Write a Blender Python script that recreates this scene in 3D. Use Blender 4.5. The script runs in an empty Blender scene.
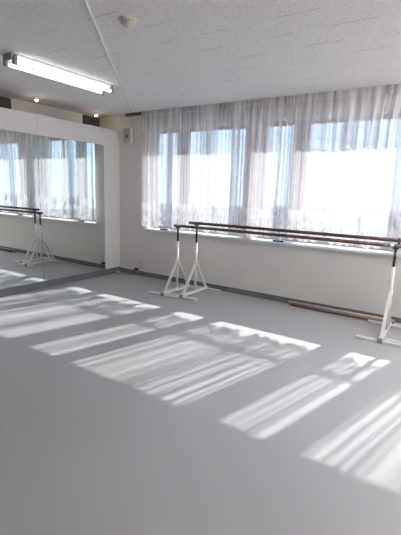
import bpy, bmesh, math, random
from mathutils import Vector, Matrix, noise
random.seed(7)
C = bpy.context.scene.collection
PI = math.pi

# ------------------------------------------------------------------ materials
def mat(name, col, rough=.6, metal=0., spec=.5):
    m = bpy.data.materials.new(name); m.use_nodes = True
    b = m.node_tree.nodes['Principled BSDF']
    b.inputs['Base Color'].default_value = (*col, 1)
    b.inputs['Roughness'].default_value = rough
    b.inputs['Metallic'].default_value = metal
    b.inputs['Specular IOR Level'].default_value = spec
    return m

def N(m, typ, **kw):
    n = m.node_tree.nodes.new(typ)
    for k, v in kw.items(): setattr(n, k, v)
    return n
def L(m, a, b): m.node_tree.links.new(a, b)
def MATH(m, op, a, b=None, c=None, clamp=False):
    n = N(m, 'ShaderNodeMath', operation=op, use_clamp=clamp)
    for i, v in enumerate((a, b, c)):
        if v is None: continue
        if isinstance(v, (int, float)): n.inputs[i].default_value = v
        else: L(m, v, n.inputs[i])
    return n.outputs[0]
def bsdf(m): return m.node_tree.nodes['Principled BSDF']

def mottle(m, col_a, col_b, scale, detail=3, bump=0., bscale=None):
    tc = N(m, 'ShaderNodeTexCoord'); n = N(m, 'ShaderNodeTexNoise')
    n.inputs['Scale'].default_value = scale; n.inputs['Detail'].default_value = detail
    L(m, tc.outputs['Object'], n.inputs['Vector'])
    r = N(m, 'ShaderNodeValToRGB')
    r.color_ramp.elements[0].position = .3; r.color_ramp.elements[1].position = .7
    r.color_ramp.elements[0].color = (*col_a, 1); r.color_ramp.elements[1].color = (*col_b, 1)
    L(m, n.outputs['Fac'], r.inputs['Fac']); L(m, r.outputs['Color'], bsdf(m).inputs['Base Color'])
    if bump:
        n2 = N(m, 'ShaderNodeTexNoise'); n2.inputs['Scale'].default_value = bscale or scale*4
        L(m, tc.outputs['Object'], n2.inputs['Vector'])
        b = N(m, 'ShaderNodeBump'); b.inputs['Strength'].default_value = bump; b.inputs['Distance'].default_value = .002
        L(m, n2.outputs['Fac'], b.inputs['Height']); L(m, b.outputs['Normal'], bsdf(m).inputs['Normal'])
    return m

M = {}
M['wall'] = mottle(mat('painted_wall', (.62, .60, .57), .75), (.735, .715, .69), (.765, .745, .72), 1.6, 4, .12, 220)
M['partition'] = mottle(mat('partition_board', (.7, .68, .66), .55), (.75, .735, .725), (.77, .755, .745), 2., 3)
M['floor'] = mottle(mat('vinyl_floor', (.4, .4, .42), .34), (.40, .402, .42), (.425, .427, .445), .9, 6, .06, 60)
M['base'] = mottle(mat('vinyl_baseboard', (.2, .21, .23), .5), (.15, .165, .18), (.18, .195, .21), 5)
M['white_paint'] = mat('white_painted_steel', (.80, .79, .77), .4)
M['black_steel'] = mat('dark_steel_tube', (.035, .03, .03), .3)
M['wood'] = mottle(mat('dark_wood', (.12, .06, .045), .38), (.085, .042, .034), (.14, .07, .052), 14)
M['old_wood'] = mottle(mat('floor_pole_wood', (.3, .2, .16), .5), (.16, .10, .085), (.23, .15, .125), 12)
M['pale_wood'] = mottle(mat('pale_pole_wood', (.5, .42, .36), .5), (.42, .34, .29), (.52, .44, .38), 12)
M['chrome'] = mat('clamp_metal', (.45, .46, .48), .3, 1.)
M['rubber'] = mat('grey_rubber', (.3, .29, .27), .7)
M['mirror'] = mat('mirror_silver', (.80, .84, .82), .0, 1.)
M['mirror_edge'] = mat('mirror_edge', (.16, .2, .19), .3)
M['alu'] = mat('window_frame_metal', (.36, .35, .36), .45, .2)
M['sill'] = mat('white_sill', (.84, .85, .87), .35)
M['rail'] = mat('curtain_rail_brown', (.09, .08, .075), .5)
M['brown'] = mottle(mat('dark_brown_panel', (.08, .06, .05), .6), (.06, .045, .04), (.09, .07, .06), 8)
M['plastic'] = mat('white_plastic', (.74, .72, .68), .45)
M['cream'] = mat('cream_plastic', (.62, .57, .46), .45)
M['grey_plastic'] = mat('grey_plastic', (.42, .43, .44), .5)
M['black'] = mat('black_plastic', (.02, .02, .02), .45)
M['fixture'] = mat('white_enamel', (.85, .85, .84), .35)
M['socket'] = mat('lamp_socket_grey', (.35, .34, .33), .5)
M['conduit'] = mat('white_cable_cover', (.72, .71, .70), .5)
M['eave'] = mat('eave_concrete', (.45, .45, .45), .8)
M['ground'] = mat('far_ground', (.17, .17, .17), .9)
M['cable'] = mat('cable_black', (.05, .05, .055), .7)

# ceiling boards: 0.3 m wide, 0.61 m long, laid in a running bond
def ceiling_mat():
    m = mat('ceiling_boards', (.70, .69, .69), .85)
    tc = N(m, 'ShaderNodeTexCoord'); s = N(m, 'ShaderNodeSeparateXYZ'); L(m, tc.outputs['Object'], s.inputs[0])
    u = MATH(m, 'DIVIDE', MATH(m, 'SUBTRACT', s.outputs[0], .08), .3)
    v = MATH(m, 'DIVIDE', MATH(m, 'ADD', s.outputs[1], 2.21), .3067)
    i = MATH(m, 'FLOOR', u)
    w = MATH(m, 'DIVIDE', MATH(m, 'ADD', v, i), 2.)
    fw = MATH(m, 'FRACT', MATH(m, 'ADD', w, .5))          # seam where the fraction passes 0.5
    dv = MATH(m, 'ABSOLUTE', MATH(m, 'SUBTRACT', fw, .5))
    seam_v = MATH(m, 'LESS_THAN', dv, .0062)
    fu = MATH(m, 'FRACT', MATH(m, 'ADD', u, .5))
    du = MATH(m, 'ABSOLUTE', MATH(m, 'SUBTRACT', fu, .5))
    seam_u = MATH(m, 'MULTIPLY', MATH(m, 'LESS_THAN', du, .006), .22)
    nz = N(m, 'ShaderNodeTexNoise'); nz.inputs['Scale'].default_value = 1.7; L(m, tc.outputs['Object'], nz.inputs['Vector'])
    var = N(m, 'ShaderNodeMapRange'); var.inputs[1].default_value = .42; var.inputs[2].default_value = .6
    var.inputs[3].default_value = .08; var.inputs[4].default_value = .6
    L(m, nz.outputs['Fac'], var.inputs[0])
    seam = MATH(m, 'MULTIPLY', MATH(m, 'MAXIMUM', seam_v, seam_u), var.outputs[0])
    # worm-hole texture of the mineral board
    pit = N(m, 'ShaderNodeTexNoise'); pit.inputs['Scale'].default_value = 62; pit.inputs['Detail'].default_value = 4
    L(m, tc.outputs['Object'], pit.inputs['Vector'])
    pr = N(m, 'ShaderNodeMapRange'); pr.inputs[1].default_value = .36; pr.inputs[2].default_value = .47
    pr.inputs[3].default_value = .22; pr.inputs[4].default_value = 0.
    L(m, pit.outputs['Fac'], pr.inputs[0])
    f = MATH(m, 'ADD', seam, pr.outputs[0], clamp=True)
    mx = N(m, 'ShaderNodeMix', data_type='RGBA'); mx.inputs[6].default_value = (.87, .85, .85, 1); mx.inputs[7].default_value = (.22, .21, .21, 1)
    L(m, f, mx.inputs[0]); L(m, mx.outputs[2], bsdf(m).inputs['Base Color'])
    b = N(m, 'ShaderNodeBump'); b.inputs['Strength'].default_value = .3; b.inputs['Distance'].default_value = .003
    L(m, MATH(m, 'SUBTRACT', 1., f), b.inputs['Height']); L(m, b.outputs['Normal'], bsdf(m).inputs['Normal'])
    return m
M['ceiling'] = ceiling_mat()

def emis(name, col, s):
    m = bpy.data.materials.new(name); m.use_nodes = True; nt = m.node_tree; nt.nodes.clear()
    e = nt.nodes.new('ShaderNodeEmission'); e.inputs[0].default_value = (*col, 1); e.inputs[1].default_value = s
    o = nt.nodes.new('ShaderNodeOutputMaterial'); nt.links.new(e.outputs[0], o.inputs[0]); return m
M['tube'] = emis('fluorescent_glow', (1., .97, .93), 2.)
M['tube_fill'] = emis('fluorescent_fill', (1., .965, .95), 34.)  # glow of the added fill lamps, far brighter than the fixture in view
M['bulb'] = emis('warm_bulb', (1., .82, .58), 12.)

def glass_mat():
    m = bpy.data.materials.new('window_glass'); m.use_nodes = True; nt = m.node_tree; nt.nodes.clear()
    t = nt.nodes.new('ShaderNodeBsdfTransparent'); t.inputs[0].default_value = (.93, .95, .95, 1)
    g = nt.nodes.new('ShaderNodeBsdfGlossy'); g.inputs['Roughness'].default_value = .02
    x = nt.nodes.new('ShaderNodeMixShader'); x.inputs[0].default_value = .05
    o = nt.nodes.new('ShaderNodeOutputMaterial')
    nt.links.new(t.outputs[0], x.inputs[1]); nt.links.new(g.outputs[0], x.inputs[2]); nt.links.new(x.outputs[0], o.inputs[0])
    return m
M['glass'] = glass_mat()

# sheer voile: woven threads (diffuse + translucent) with open gaps between them; gathers and lace make it denser
HEM0 = .86
def voile_mat():
    m = bpy.data.materials.new('sheer_voile'); m.use_nodes = True; nt = m.node_tree; nt.nodes.clear()
    tc = N(m, 'ShaderNodeTexCoord')
    def stripes(sx, sz, lo, hi, a, b):
        mp = N(m, 'ShaderNodeMapping'); mp.inputs['Scale'].default_value = (sx, 0, sz)
        L(m, tc.outputs['Object'], mp.inputs['Vector'])
        n = N(m, 'ShaderNodeTexNoise'); n.inputs['Scale'].default_value = 1.; n.inputs['Detail'].default_value = 2
        L(m, mp.outputs[0], n.inputs['Vector'])
        r = N(m, 'ShaderNodeMapRange'); r.inputs[1].default_value = lo; r.inputs[2].default_value = hi
        r.inputs[3].default_value = a; r.inputs[4].default_value = b
        L(m, n.outputs['Fac'], r.inputs[0]); return r.outputs[0]
    s1 = stripes(10, .12, .38, .62, -.25, .2)
    s2 = stripes(34, .2, .42, .58, -.17, .14)
    sep = N(m, 'ShaderNodeSeparateXYZ'); L(m, tc.outputs['Object'], sep.inputs[0])
    z = sep.outputs[2]
    # header tape at the top
    hd = MATH(m, 'MULTIPLY', MATH(m, 'GREATER_THAN', z, 2.545), .15)
    # lace border: open worked ground towards the hem
    v = N(m, 'ShaderNodeTexVoronoi', feature='F1'); v.inputs['Scale'].default_value = 17.
    mp = N(m, 'ShaderNodeMapping'); mp.inputs['Scale'].default_value = (1, 0, .6); L(m, tc.outputs['Object'], mp.inputs['Vector']); L(m, mp.outputs[0], v.inputs['Vector'])
    low = N(m, 'ShaderNodeMapRange'); low.inputs[1].default_value = .93; low.inputs[2].default_value = 1.13
    low.inputs[3].default_value = 1.; low.inputs[4].default_value = 0.; L(m, z, low.inputs[0])
    vv = N(m, 'ShaderNodeMapRange'); vv.inputs[1].default_value = .3; vv.inputs[2].default_value = .5
    vv.inputs[3].default_value = .25; vv.inputs[4].default_value = -.12; L(m, v.outputs['Distance'], vv.inputs[0])
    lace = MATH(m, 'MULTIPLY', low.outputs[0], vv.outputs[0])
    bd = MATH(m, 'MULTIPLY', MATH(m, 'SUBTRACT', .08, MATH(m, 'ABSOLUTE', MATH(m, 'SUBTRACT', z, 1.19))), 25., clamp=True)   # closely woven band over the lace border
    a = MATH(m, 'ADD', MATH(m, 'ADD', .66, s1), MATH(m, 'ADD', s2, MATH(m, 'ADD', hd, MATH(m, 'ADD', lace, MATH(m, 'MULTIPLY', bd, .28)))), clamp=True)
    at = N(m, 'ShaderNodeAttribute', attribute_name='cloth_gather')
    a = MATH(m, 'SUBTRACT', 1., MATH(m, 'POWER', MATH(m, 'SUBTRACT', 1., MATH(m, 'MAXIMUM', MATH(m, 'MINIMUM', a, .97), .25)), at.outputs['Fac']))
    a = MATH(m, 'MINIMUM', a, .97)
    d = N(m, 'ShaderNodeBsdfDiffuse'); d.inputs[0].default_value = (.90, .885, .905, 1)
    t = N(m, 'ShaderNodeBsdfTranslucent'); t.inputs[0].default_value = (.70, .665, .69, 1)
    x1 = N(m, 'ShaderNodeMixShader'); x1.inputs[0].default_value = .34
    L(m, d.outputs[0], x1.inputs[1]); L(m, t.outputs[0], x1.inputs[2])
    tr = N(m, 'ShaderNodeBsdfTransparent')
    x2 = N(m, 'ShaderNodeMixShader'); L(m, a, x2.inputs[0]); L(m, tr.outputs[0], x2.inputs[1]); L(m, x1.outputs[0], x2.inputs[2])
    o = N(m, 'ShaderNodeOutputMaterial'); L(m, x2.outputs[0], o.inputs[0]); return m
M['voile'] = voile_mat()
def thread_mat():
    m = bpy.data.materials.new('embroidery_thread'); m.use_nodes = True; nt = m.node_tree; nt.nodes.clear()
    d = N(m, 'ShaderNodeBsdfDiffuse'); d.inputs[0].default_value = (.8, .79, .78, 1)
    t = N(m, 'ShaderNodeBsdfTranslucent'); t.inputs[0].default_value = (.7, .69, .68, 1)
    x1 = N(m, 'ShaderNodeMixShader'); x1.inputs[0].default_value = .45
    L(m, d.outputs[0], x1.inputs[1]); L(m, t.outputs[0], x1.inputs[2])
    tr = N(m, 'ShaderNodeBsdfTransparent'); x2 = N(m, 'ShaderNodeMixShader'); x2.inputs[0].default_value = .9
    L(m, tr.outputs[0], x2.inputs[1]); L(m, x1.outputs[0], x2.inputs[2])
    o = N(m, 'ShaderNodeOutputMaterial'); L(m, x2.outputs[0], o.inputs[0]); return m
M['thread'] = thread_mat()

# ------------------------------------------------------------------ mesh helpers
def obj(name, bm, m, parent=None, smooth=False, bevel=0., kind=None):
    me = bpy.data.meshes.new(name); bm.normal_update(); bm.to_mesh(me); bm.free()
    o = bpy.data.objects.new(name, me); C.objects.link(o); me.materials.append(m)
    if smooth: me.shade_smooth()
    if parent is not None: o.parent = parent
    if bevel:
        b = o.modifiers.new('Bevel', 'BEVEL'); b.width = bevel; b.segments = 2; b.limit_method = 'ANGLE'
    if kind: o['kind'] = kind
    return o
def box(bm, x0, x1, y0, y1, z0, z1):
    vs = [bm.verts.new((x, y, z)) for x in (x0, x1) for y in (y0, y1) for z in (z0, z1)]
    for f in ((0,1,3,2), (4,6,7,5), (0,4,5,1), (2,3,7,6), (0,2,6,4), (1,5,7,3)):
        bm.faces.new([vs[i] for i in f])
    return bm
def B(*a):
    bm = bmesh.new(); box(bm, *a); return bm
def tube(bm, pts, r, seg=12, cap=True):
    pts = [Vector(q) for q in pts]; rings = []
    up = None
    for i, q in enumerate(pts):
        t = (pts[min(i+1, len(pts)-1)] - pts[max(i-1, 0)]).normalized()
        if up is None:
            up = Vector((0, 0, 1)) if abs(t.z) < .9 else Vector((1, 0, 0))
        a = t.cross(up).normalized(); b = a.cross(t).normalized(); up = b
        rr = r[i] if isinstance(r, (list, tuple)) else r
        rings.append([bm.verts.new(q + rr*(math.cos(2*PI*k/seg)*a + math.sin(2*PI*k/seg)*b)) for k in range(seg)])
    for r0, r1 in zip(rings, rings[1:]):
        for k in range(seg): bm.faces.new((r0[k], r0[(k+1) % seg], r1[(k+1) % seg], r1[k]))
    if cap: bm.faces.new(rings[0]); bm.faces.new(rings[-1][::-1])
    bmesh.ops.recalc_face_normals(bm, faces=bm.faces[:])
    return bm
def T(pts, r, seg=12): return tube(bmesh.new(), pts, r, seg)
def bar(a, b, w, h):
    """a square-section bar from a to b"""
    a, b = Vector(a), Vector(b); t = (b-a).normalized(); up = Vector((0,0,1)) if abs(t.z) < .95 else Vector((1,0,0))
    s = t.cross(up).normalized(); u = s.cross(t).normalized(); bm = bmesh.new()
    vs = [bm.verts.new(q + i*s*w/2 + j*u*h/2) for q in (a, b) for i, j in ((-1,-1),(1,-1),(1,1),(-1,1))]
    for f in ((0,1,2,3), (7,6,5,4), (0,4,5,1), (1,5,6,2), (2,6,7,3), (3,7,4,0)): bm.faces.new([vs[i] for i in f])
    bmesh.ops.recalc_face_normals(bm, faces=bm.faces[:]); return bm
def lathe(prof, seg=24, axis='z'):
    bm = bmesh.new(); rings = []
    for r, z in prof: rings.append([bm.verts.new((r*math.cos(2*PI*k/seg), r*math.sin(2*PI*k/seg), z)) for k in range(seg)])
    for r0, r1 in zip(rings, rings[1:]):
        for k in range(seg): bm.faces.new((r0[k], r0[(k+1) % seg], r1[(k+1) % seg], r1[k]))
    bm.faces.new(rings[0]); bm.faces.new(rings[-1]); bmesh.ops.recalc_face_normals(bm, faces=bm.faces[:])
    return bm
def thing(name, label, cat, loc, group=None):
    o = bpy.data.objects.new(name, None); C.objects.link(o); o.location = loc; o.empty_display_size = .1
    tag(o, label, cat, group); return o
def tag(o, label, cat, group=None):
    o['label'] = label; o['category'] = cat
    if group: o['group'] = group
    return o

# ------------------------------------------------------------------ the room
H = 2.634; XR = 7.2; YB = -8.0; XL = -.48
obj('floor', B(XL, XR, YB, 0, -.1, 0), M['floor'], kind='structure')
obj('ceiling', B(XL, XR, YB, 0, H, H+.12), M['ceiling'], kind='structure')
obj('wall_left', B(XL-.12, XL, YB, .3, -.1, H+.12), M['wall'], kind='structure')
obj('wall_right', B(XR, XR+.12, YB, .3, -.1, H+.12), M['wall'], kind='structure')
obj('wall_rear', B(XL-.12, XR+.12, YB-.12, YB, -.1, H+.12), M['wall'], kind='structure')
# window wall with three openings
WT = .26; SZ = .79; HD = 2.385
OP = [(.63, 2.35), (2.54, 4.37), (4.55, 6.35)]
bm = bmesh.new()
box(bm, XL, XR, 0, WT, -.1, SZ); box(bm, XL, XR, 0, WT, HD, H+.12)
xs = [XL] + [v for o_ in OP for v in o_] + [XR]
for a, b in zip(xs[::2], xs[1::2]): box(bm, a, b, 0, WT, SZ, HD)
obj('wall_window_side', bm, M['wall'], kind='structure')
obj('baseboard_window_side', B(0, XR, -.012, 0, 0, .078), M['base'], kind='structure', bevel=.003)
# outside eave that shades the top of the openings
obj('trim_1', B(XL-.5, XR+.5, WT, .545, 2.41, 2.53), M['eave'], kind='structure')
# windows
MUL = [(1.10, 1.29), (2.97, 3.16), (4.95, 5.16)]
for n, ((x0, x1), (m0, m1)) in enumerate(zip(OP, MUL), 1):
    w = bpy.data.objects.new('window_%d' % n, None); C.objects.link(w); w.location = (x0, .2, SZ); w['kind'] = 'structure'
    lx = lambda v: v - x0
    bm = bmesh.new(); hh = HD-SZ
    box(bm, 0, .04, -.03, .03, .03, hh); box(bm, x1-x0-.04, x1-x0, -.03, .03, .03, hh)
    box(bm, .04, x1-x0-.04, -.03, .03, hh-.05, hh); box(bm, .04, x1-x0-.04, -.03, .03, .03, .075)
    obj('window_frame', bm, M['alu'], w)
    obj('mullion', B(lx(m0), lx(m1), -.035, .035, .075, hh-.05), M['alu'], w)
    for a, b in ((x0+.04, m0), (m1, x1-.04)):
        obj('pane', B(lx(a), lx(b), -.003, .003, .075, hh-.05), M['glass'], w)
    obj('window_sill', B(-.05 if n > 1 else -.07, x1-x0+.05, -.24, .06, 0, .03), M['sill'], w, bevel=.003)

# ------------------------------------------------------------------ partition that carries the mirrors
HP = 2.389; MT = 2.122; MB = .102
obj('wall_partition', B(-.12, 0, -7.9, 0, 0, HP), M['partition'], kind='structure', bevel=.004)
obj('baseboard_partition', B(0, .022, -7.9, -.012, 0, .098), M['base'], kind='structure', bevel=.004)
obj('trim_2', B(0, .006, -1.556, -1.550, MT+.004, HP-.002), M['plastic'], kind='structure')
ys = [-.361, -1.555, -2.755, -3.955, -5.155, -6.355]
wher = ['beside the white end of the partition, showing the barre stand', 'filling the left edge of the view past the seam',
        '', '', '']
for k, (a, b) in enumerate(zip(ys, ys[1:])):
    if k > 1: break
    t = thing('wall_mirror', ('tall frameless wall mirror ' + wher[k]), 'mirror', (0, (a+b)/2, MB), 'wall mirrors on the white partition')
    h = (a-b)/2
    obj('mirror_glass', B(.004, .009, -h+.0025, h-.0025, 0, MT-MB), M['mirror'], t)
    obj('backing', B(.0005, .004, -h+.001, h-.001, -.0015, MT-MB+.002), M['mirror_edge'], t)
# dark panels high on the left wall, seen over the partition
obj('trim_3', B(XL, XL+.03, -.36, -.02, 2.30, H-.02), M['brown'], kind='structure')
obj('trim_4', B(XL, XL+.03, -2.9, -1.62, 2.30, H-.02), M['brown'], kind='structure')

# ------------------------------------------------------------------ small spotlights on the ceiling above the partition
for k, (x, y) in enumerate(((-.06, -1.49), (-.17, -.35))):
    t = thing('spotlight', ('small glowing warm spotlight over the partition, nearer the fluorescent lamp\'s left end', 'small glowing warm spotlight over the partition, in front of the dark corner panel')[k],
              'spotlight', (x, y, H), 'spotlights above the partition')
    obj('ceiling_mount', T([(0,0,0), (0,0,-.012)], .022), M['fixture'], t)
    obj('lamp_head', lathe([(.012,-.012), (.022,-.02), (.026,-.045), (.024,-.046)]), M['fixture'], t, True)
    obj('bulb', lathe([(.004,-.046), (.021,-.047), (.019,-.058), (.008,-.064)]), M['bulb'], t, True)
    l = bpy.data.lights.new('spotlight_lamp', 'POINT'); l.energy = .12; l.color = (1, .8, .55); l.shadow_soft_size = .02
    lo = bpy.data.objects.new('spotlight_lamp', l); C.objects.link(lo); lo.location = (x, y, H-.09)

# ------------------------------------------------------------------ fluorescent fixtures
def fixture(x, y, label, tube_mat='tube'):
    t = thing('fluorescent_light', label, 'ceiling light', (x, y, H), 'twin tube ceiling lights')
    L2 = .62
    bm = bmesh.new()          # housing: inverted trapezoid between the tubes
    sec = [(-.09, 0), (-.085, -.018), (-.03, -.055), (.03, -.055), (.085, -.018), (.09, 0)]
    ra = [bm.verts.new((a, -L2, b)) for a, b in sec]; rb = [bm.verts.new((a, L2, b)) for a, b in sec]
    for i in range(len(sec)): bm.faces.new((ra[i], ra[(i+1) % 6], rb[(i+1) % 6], rb[i]))
    bm.faces.new(ra); bm.faces.new(rb); bmesh.ops.recalc_face_normals(bm, faces=bm.faces[:])
    obj('housing', bm, M['fixture'], t)
    for s in (-1, 1):
        obj('tube', T([(s*.075, -.585, -.072), (s*.075, .585, -.072)], .0155, 16), M[tube_mat], t, True)
        for e in (-1, 1):
            obj('lamp_socket', B(s*.075-.02, s*.075+.02, e*.6-.016, e*.6+.016, -.094, -.012), M['socket'], t, bevel=.004)
    for e in (-1, 1):
        obj('end_cap', B(-.055, .055, e*.625-.006, e*.625+.006, -.06, 0), M['socket'], t, bevel=.003)
    return t
fixture(1.245, -2.06, 'lit twin-tube fluorescent light on the ceiling above the mirrors')
# unseen lamps of the same kind, added at the right end as room fill
f2 = [(5.35, -1.15), (6.4, -1.15), (5.75, -2.8)]
for x, y in f2: fixture(x, y, 'added fill lamp, an unseen twin-tube fluorescent on the ceiling beyond the right edge of the view', 'tube_fill')

# smoke detector
t = thing('smoke_detector', 'round cream smoke detector on the ceiling near the top of view', 'smoke detector', (2.755, -2.69, H))
obj('base_plate', lathe([(.062, 0), (.062, -.012), (.056, -.016)], 32), M['cream'], t, True)
obj('dome', lathe([(.05, -.016), (.048, -.03), (.036, -.043), (.018, -.05), (.004, -.052)], 32), M['cream'], t, True)
obj('indicator', lathe([(.012, -.046), (.012, -.056), (.004, -.058)], 16), M['plastic'], t, True)
# cable cover running diagonally over the ceiling
cv = [(3.1, -3.5), (2.716, -3.04), (2.354, -2.581), (1.898, -2.009), (1.498, -1.497), (.997, -.88), (.70, -.52), (.40, -.14)]
o = obj('cable_cover', T([(x, y, H-.007) for x, y in cv], .011, 10), M['conduit'], None, True)
tag(o, 'thin white cable cover running diagonally across the ceiling', 'cable cover')

# speaker on the window wall
t = thing('wall_speaker', 'small grey box speaker high on the wall left of the curtains', 'speaker', (.245, 0, 2.30))
obj('cabinet', B(-.085, .085, -.085, -.012, -.115, .115), M['plastic'], t, bevel=.01)
obj('grille', B(-.078, .078, -.09, -.0845, -.106, .106), M['grey_plastic'], t, bevel=.003)
bmk = lathe([(.026, 0), (.024, .004), (.006, .002)]); bmesh.ops.rotate(bmk, verts=bmk.verts[:], matrix=Matrix.Rotation(PI/2, 3, 'X'))
bmesh.ops.translate(bmk, verts=bmk.verts[:], vec=(.0, -.0895, -.02)); obj('driver', bmk, M['black'], t, True)
obj('wall_bracket', B(-.03, .03, -.012, 0, -.06, .06), M['grey_plastic'], t)
o = obj('speaker_cable', T([(.235, -.006, 2.415), (.232, -.005, 2.5), (.23, -.005, H-.001)], .003, 8), M['conduit'], None, True)
tag(o, 'thin cable rising from the wall speaker to the ceiling', 'cable')

# wall outlet with plug, cable
t = thing('wall_outlet', 'cream wall outlet low on the wall beside the partition', 'wall outlet', (.485, 0, .185))
obj('outlet_plate', B(-.035, .035, -.009, 0, -.06, .06), M['cream'], t, bevel=.003)
obj('outlet_face', B(-.016, .016, -.013, -.009, -.035, .035), M['plastic'], t, bevel=.002)
o = obj('power_plug', B(.375, .45, -.055, -.0125, .09, .125), M['black'], None, bevel=.008)
tag(o, 'black plug on the grey baseboard just left of the wall outlet', 'plug')
o = obj('power_cable', T([(.385, -.05, .095), (.37, -.055, .03), (.34, -.06, .006), (.25, -.085, .005), (.16, -.1, .005), (.095, -.125, .005)], .004, 8), M['black'], None, True)
tag(o, 'thin dark cable on the floor from the black plug to the partition corner', 'cable')
t = thing('door_stop', 'small round grey knob on the floor at the foot of the partition', 'floor knob', (.09, -.15, 0))
obj('knob_base', T([(0,0,0), (0,0,.014)], .024, 20), M['base'], t, True)
obj('knob_top', lathe([(.012,.014), (.023,.022), (.025,.034), (.018,.045), (.006,.049)]), M['plastic'], t, True)

# ------------------------------------------------------------------ curtains
rail = thing('curtain_rail', 'dark curtain rail along the ceiling above the windows', 'curtain rail', (.2, -.1, H))
obj('track', B(0, 6.5, -.005+.03, .065, -.04, 0), M['rail'], rail)
CY = -.105
def ph(x):  # pleat phase: an uneven but continuous spacing
    return 2*PI*(x/.125) + 2.6*noise.noise(Vector((x*2.3, 3.1, 0))) * 2.2 + 1.4*noise.noise(Vector((x*7.1, 8.2, 0)))
def cy(x, z):
    top = max(0, min(1, (z-2.30)/.30))
    xx = x + .045*(1-top)*noise.noise(Vector((x*1.3, 0, z*.5)))
    a = (.012 + .020*(1-top)) * (.65 + .7*noise.noise(Vector((x*1.9, 5, z*.25))))
    y = CY + a*math.sin(ph(xx)) + .006*(1-top)*math.sin(ph(xx)*2.13+1.) + .012*(1-top)*noise.noise(Vector((x*2.1, z*.8, 4.)))
    return min(max(y, -.158), -.052 if z < 2.5 else -.084)
def hem(x):
    z = .852 + .02*abs(math.sin(PI*x/.37+.6)) + .03*max(0, noise.noise(Vector((x*5.3, 9., 0)))) + .008*math.sin(x*60)
    for c, w, a in ((1.0, .05, .05), (1.75, .04, .06), (2.28, .05, .06), (2.88, .05, .05), (3.2, .03, .05), (3.55, .05, .11), (3.95, .04, .07), (4.25, .04, .06), (4.73, .07, .10), (5.3, .05, .08)):
        z += a*math.exp(-((x-c)/w)**2)
    return z
def leaf(bm, c, ang, ln, wd, off):
    """an almond leaf lying on the cloth, c=(x,z)"""
    dx, dz = math.cos(ang), math.sin(ang); pts = []
    for s in (1, -1):
        for k in range(7):
            t_ = k/6 if s == 1 else 1-k/6
            if s == -1 and k in (0, 6): continue
            w = wd*math.sin(PI*t_)**.8 * s
            x = c[0] + ln*t_*dx - w*dz; z = c[1] + ln*t_*dz + w*dx
            pts.append(bm.verts.new((x, cy(x, z)-off, z)))
    bm.faces.new(pts)
def spray(bm, x, z, hgt, off=.003):
    r = random.Random(int(x*1000))
    lean = r.uniform(-.15, .15); n = 9
    for k in range(n):
        t_ = k/(n-1); zx = x + lean*hgt*t_ + .03*math.sin(3*t_+r.random()); zz = z + hgt*t_
        if k < n-1:
            for s in (-1, 1):
                leaf(bm, (zx, zz), PI/2 + s*(1.15-.5*t_) + r.uniform(-.25, .2), r.uniform(.055, .085)*(1-.35*t_), .012, off)
        if k: leaf(bm, (zx-.0, zz-.045), PI/2+r.uniform(-.1, .1), .045, .004, off)
    leaf(bm, (zx, zz), PI/2, .06, .01, off)
panels = [(.572, 1.504, 'sheer white curtain with lace hem, leftmost, beside the wall speaker'),
          (1.51, 3.054, 'sheer white lace-hemmed curtain right of the thin dark slit, above the left barre ends'),
          (3.06, 4.704, 'sheer white lace-hemmed curtain at the right, behind the right barre stand'),
          (4.71, 6.45, 'sheer white curtain beyond the right edge of the view')]
def curtain(x0, x1, label):
    t = thing('sheer_curtain', label, 'curtain', ((x0+x1)/2, CY, H-.028), 'sheer white curtains on the ceiling rail')
    inv = Matrix.Translation(-t.location)
    nx = int((x1-x0)/.0075); nz = 46; bm = bmesh.new(); grid = []
    for j in range(nz+1):
        row = []
        for i in range(nx+1):
            u = i/nx; x = x0 + (x1-x0)*u
            zt = H-.003; zb = hem(x); f = j/nz; z = zt + (zb-zt)*f
            # side edges wander a little so panels part here and there
            e = .028*math.exp(-((z-1.55)/.17)**4)*(1-u)**12 if abs(x0-1.51) < .01 else 0.
            x2 = x + e
            row.append(bm.verts.new((x2, cy(x2, z), z)))
        grid.append(row)
    for j in range(nz):
        for i in range(nx): bm.faces.new((grid[j][i], grid[j+1][i], grid[j+1][i+1], grid[j][i+1]))
    # threads lie closer together, seen through, where the cloth turns into a pleat
    vals = [math.sqrt(1+min(9., ((cy(v.co.x+.003, v.co.z)-cy(v.co.x-.003, v.co.z))/.006)**2)) for v in bm.verts]
    o = obj('curtain_fabric', bm, M['voile'], t, True); o.matrix_parent_inverse = inv
    at = o.data.attributes.new('cloth_gather', 'FLOAT', 'POINT'); at.data.foreach_set('value', vals)
    for sx, sz, sh in SPR:
        if x0+.06 < sx < x1-.06:
            bm = bmesh.new(); spray(bm, sx, sz, sh)
            o = obj('embroidered_spray', bm, M['thread'], t, True); o.matrix_parent_inverse = inv
    bm = bmesh.new()
    x = x0 + .03
    r = random.Random(int(x0*97))
    while x < x1-.05:
        z = hem(x)+.015; q = 0
        leaf(bm, (x, z), PI/2+r.uniform(-.9, .9), r.uniform(.06, .12), r.uniform(.010, .02), .003)
        if r.random() < .75: leaf(bm, (x+.01, z+.06), PI/2+r.uniform(-1.1, 1.1), r.uniform(.04, .1), r.uniform(.008, .014), .003)
        if r.random() < .4: leaf(bm, (x, z+.13), PI/2+r.uniform(-.9, .9), r.uniform(.04, .08), r.uniform(.006, .012), .003)
        x += r.uniform(.028, .05)
    o = obj('lace_border', bm, M['thread'], t, True); o.matrix_parent_inverse = inv
    # gathered loops that hold the header on the rail
    return t
SPR = [(.93, .96, .28), (1.34, .96, .2), (1.62, .95, .22), (1.93, .95, .30), (2.38, .95, .25), (2.86, .95, .33), (3.33, .94, .25), (3.92, .93, .30), (4.36, .94, .22), (4.9, .94, .3), (5.6, .94, .3), (6.1, .94, .3)]
for a in panels: curtain(*a)
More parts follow.
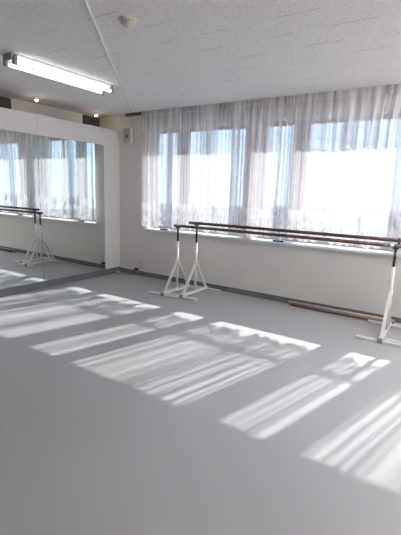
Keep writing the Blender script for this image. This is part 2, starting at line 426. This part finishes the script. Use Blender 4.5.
# small dark things lying on the sill under the hem
for x, lb in ((.985, 'small flat black bar on the sill under the leftmost curtain'), (2.93, 'small flat black bar on the sill right of the left barre ends')):
    o = obj('sill_bar', B(x-.075, x+.075, -.035, -.012, .82, .838), M['black'], None, bevel=.004)
    tag(o, lb, 'sill bar', 'black bars on the window sill')

# ------------------------------------------------------------------ portable barres
def barre(x0, x1, y, z, posts, label, zp):
    t = thing('ballet_barre', label, 'ballet barre', (posts[0], y, 0), 'portable ballet barres')
    X = lambda v: v - posts[0]
    o = obj('wooden_bar', T([(X(x0), 0, z), (X(x0)+.004, 0, z), (X(x1)-.004, 0, z), (X(x1), 0, z)], [.015, .0195, .0195, .015], 20), M['wood'], t, True)
    for px in posts:
        x = X(px)
        s = obj('barre_stand', bar((x, -.31, .034), (x, .31, .034), .046, .036), M['white_paint'], t, bevel=.003)   # depth rail
        for e in (-1, 1):
            obj('crossbar', B(x-.235, x+.235, e*.315-.021, e*.315+.021, .003, .028), M['white_paint'], s, bevel=.003)
            obj('rubber_cap', B(x-.024, x+.024, e*.338-.010, e*.338+.010, .0, .05), M['rubber'], s, bevel=.004)
            obj('leg', bar((x, e*.28, .05), (x, e*.018, .45), .029, .026), M['white_paint'], s, bevel=.002)
        obj('post', T([(x, 0, .045), (x, 0, .74)], .019, 16), M['white_paint'], s, True)
        obj('apex_joint', T([(x, 0, .42), (x, 0, .48)], .026, 16), M['white_paint'], s, True)
        obj('inner_post', T([(x, 0, .735), (x, 0, z-.03)], .0145, 16), M['black_steel'], s, True)
        kb = obj('height_knob', T([(x-.045, 0, .66), (x-.036, 0, .66), (x-.015, 0, .66)], [.018, .018, .006], 12), M['white_paint'], s, True)
        obj('height_pin', T([(x-.033, -.0, .575), (x-.015, 0, .575)], .008, 10), M['chrome'], s, True)
        obj('bar_clamp', B(x-.03, x+.03, -.0215, .0215, z-.034, z-.012), M['black_steel'], s, bevel=.004)
    return t
b1 = barre(1.526, 4.53, -.47, .958, (1.60, 4.405), 'portable ballet barre nearer the viewer, dark wooden bar on white A-frame stands', .9)
b2 = barre(1.732, 4.96, -.393, 1.010, (1.868, 4.68), 'portable ballet barre nearer the curtains, its slightly higher dark bar starting further right', .95)

st = [c for c in b1.children if c.name.startswith('barre_stand')][-1]
xr = 4.405-1.60
obj('bar_sleeve', T([(xr-.10, 0, .958), (xr-.02, 0, .958)], .0225, 20), M['chrome'], st, True)
obj('clamp_pin', T([(xr+.02, .012, .93), (xr+.02, .012, 1.045)], .011, 12), M['black_steel'], st, True)
# spare poles on the floor along the wall
o = obj('spare_pole', T([(3.21, -.093, .024), (4.43, -.093, .024)], .024, 16), M['old_wood'], None, True)
tag(o, 'brown wooden pole lying on the floor along the wall, front of the two', 'pole', 'spare poles on the floor')
o = obj('spare_pole', T([(3.15, -.0405, .026), (4.435, -.0405, .026)], .026, 16), M['pale_wood'], None, True)
tag(o, 'paler wooden pole lying on the floor against the baseboard', 'pole', 'spare poles on the floor')

# ------------------------------------------------------------------ outside
obj('ground', B(-60, 70, 1.0, 160, -3.6, -3.5), M['ground'], kind='structure')
for z0, z1, lb in ((3.89, 3.88, 'highest thin utility cable crossing the sky behind the right-hand curtain'), (3.37, 3.02, 'middle thin utility cable sloping down across the sky behind the curtains'), (3.0, 2.6, 'lowest thin utility cable sloping down across the sky behind the curtains')):
    pts = []
    for k in range(25):
        u = -3.5 + 9*k/24; x = .5 + 2.55*u; z = z0 + (z1-z0)*u + .02*(u-.5)**2 - .02
        pts.append((x, 9, z))
    o = obj('utility_cable', T(pts, .009, 8), M['cable'], None, True); tag(o, lb, 'cable', 'utility cables outside')

# ------------------------------------------------------------------ light
w = bpy.data.worlds.new('sky'); bpy.context.scene.world = w; w.use_nodes = True; nt = w.node_tree
bg = nt.nodes['Background']
tc = nt.nodes.new('ShaderNodeTexCoord'); sp = nt.nodes.new('ShaderNodeSeparateXYZ'); nt.links.new(tc.outputs['Generated'], sp.inputs[0])
r = nt.nodes.new('ShaderNodeValToRGB'); e = r.color_ramp.elements
e[0].position = 0.; e[0].color = (.66, .78, .95, 1); e[1].position = .75; e[1].color = (.22, .42, .80, 1)
q = r.color_ramp.elements.new(.16); q.color = (.50, .69, .98, 1)
nt.links.new(sp.outputs[2], r.inputs[0]); nt.links.new(r.outputs[0], bg.inputs[0]); bg.inputs[1].default_value = 1.15
s = bpy.data.lights.new('sun', 'SUN'); s.energy = 6; s.angle = math.radians(.5); s.color = (1., .965, .92)
so = bpy.data.objects.new('sun', s); C.objects.link(so); so.location = (3, 5, 6)
so.rotation_euler = Vector((-.262, -1, -.689)).to_track_quat('-Z', 'Y').to_euler()

# ------------------------------------------------------------------ camera
yaw, pitch, roll, fpx = .576248, .191994, .032886, 392.742
cyw, syw, cp, sp_ = math.cos(yaw), math.sin(yaw), math.cos(pitch), math.sin(pitch)
f = Vector((-syw*cp, cyw*cp, -sp_)); rr = Vector((cyw, syw, 0)); u = rr.cross(f)
r2 = math.cos(roll)*rr + math.sin(roll)*u; u2 = -math.sin(roll)*rr + math.cos(roll)*u
cam = bpy.data.cameras.new('camera'); co = bpy.data.objects.new('camera', cam); C.objects.link(co)
co.matrix_world = Matrix(((r2.x, u2.x, -f.x, 4.9171), (r2.y, u2.y, -f.y, -4.9581), (r2.z, u2.z, -f.z, 1.45), (0, 0, 0, 1)))
cam.sensor_fit = 'VERTICAL'; cam.sensor_height = 24; cam.lens = fpx/535*24; cam.clip_end = 400
sc = bpy.context.scene; sc.camera = co
sc.view_settings.view_transform = 'Standard'; sc.view_settings.look = 'None'; sc.view_settings.gamma = 1
sc.view_settings.use_curve_mapping = False; sc.view_settings.exposure = 1.06
sc.cycles.max_bounces = 14; sc.cycles.diffuse_bounces = 6; sc.cycles.transparent_max_bounces = 16
sc.cycles.transmission_bounces = 8; sc.cycles.sample_clamp_indirect = 8
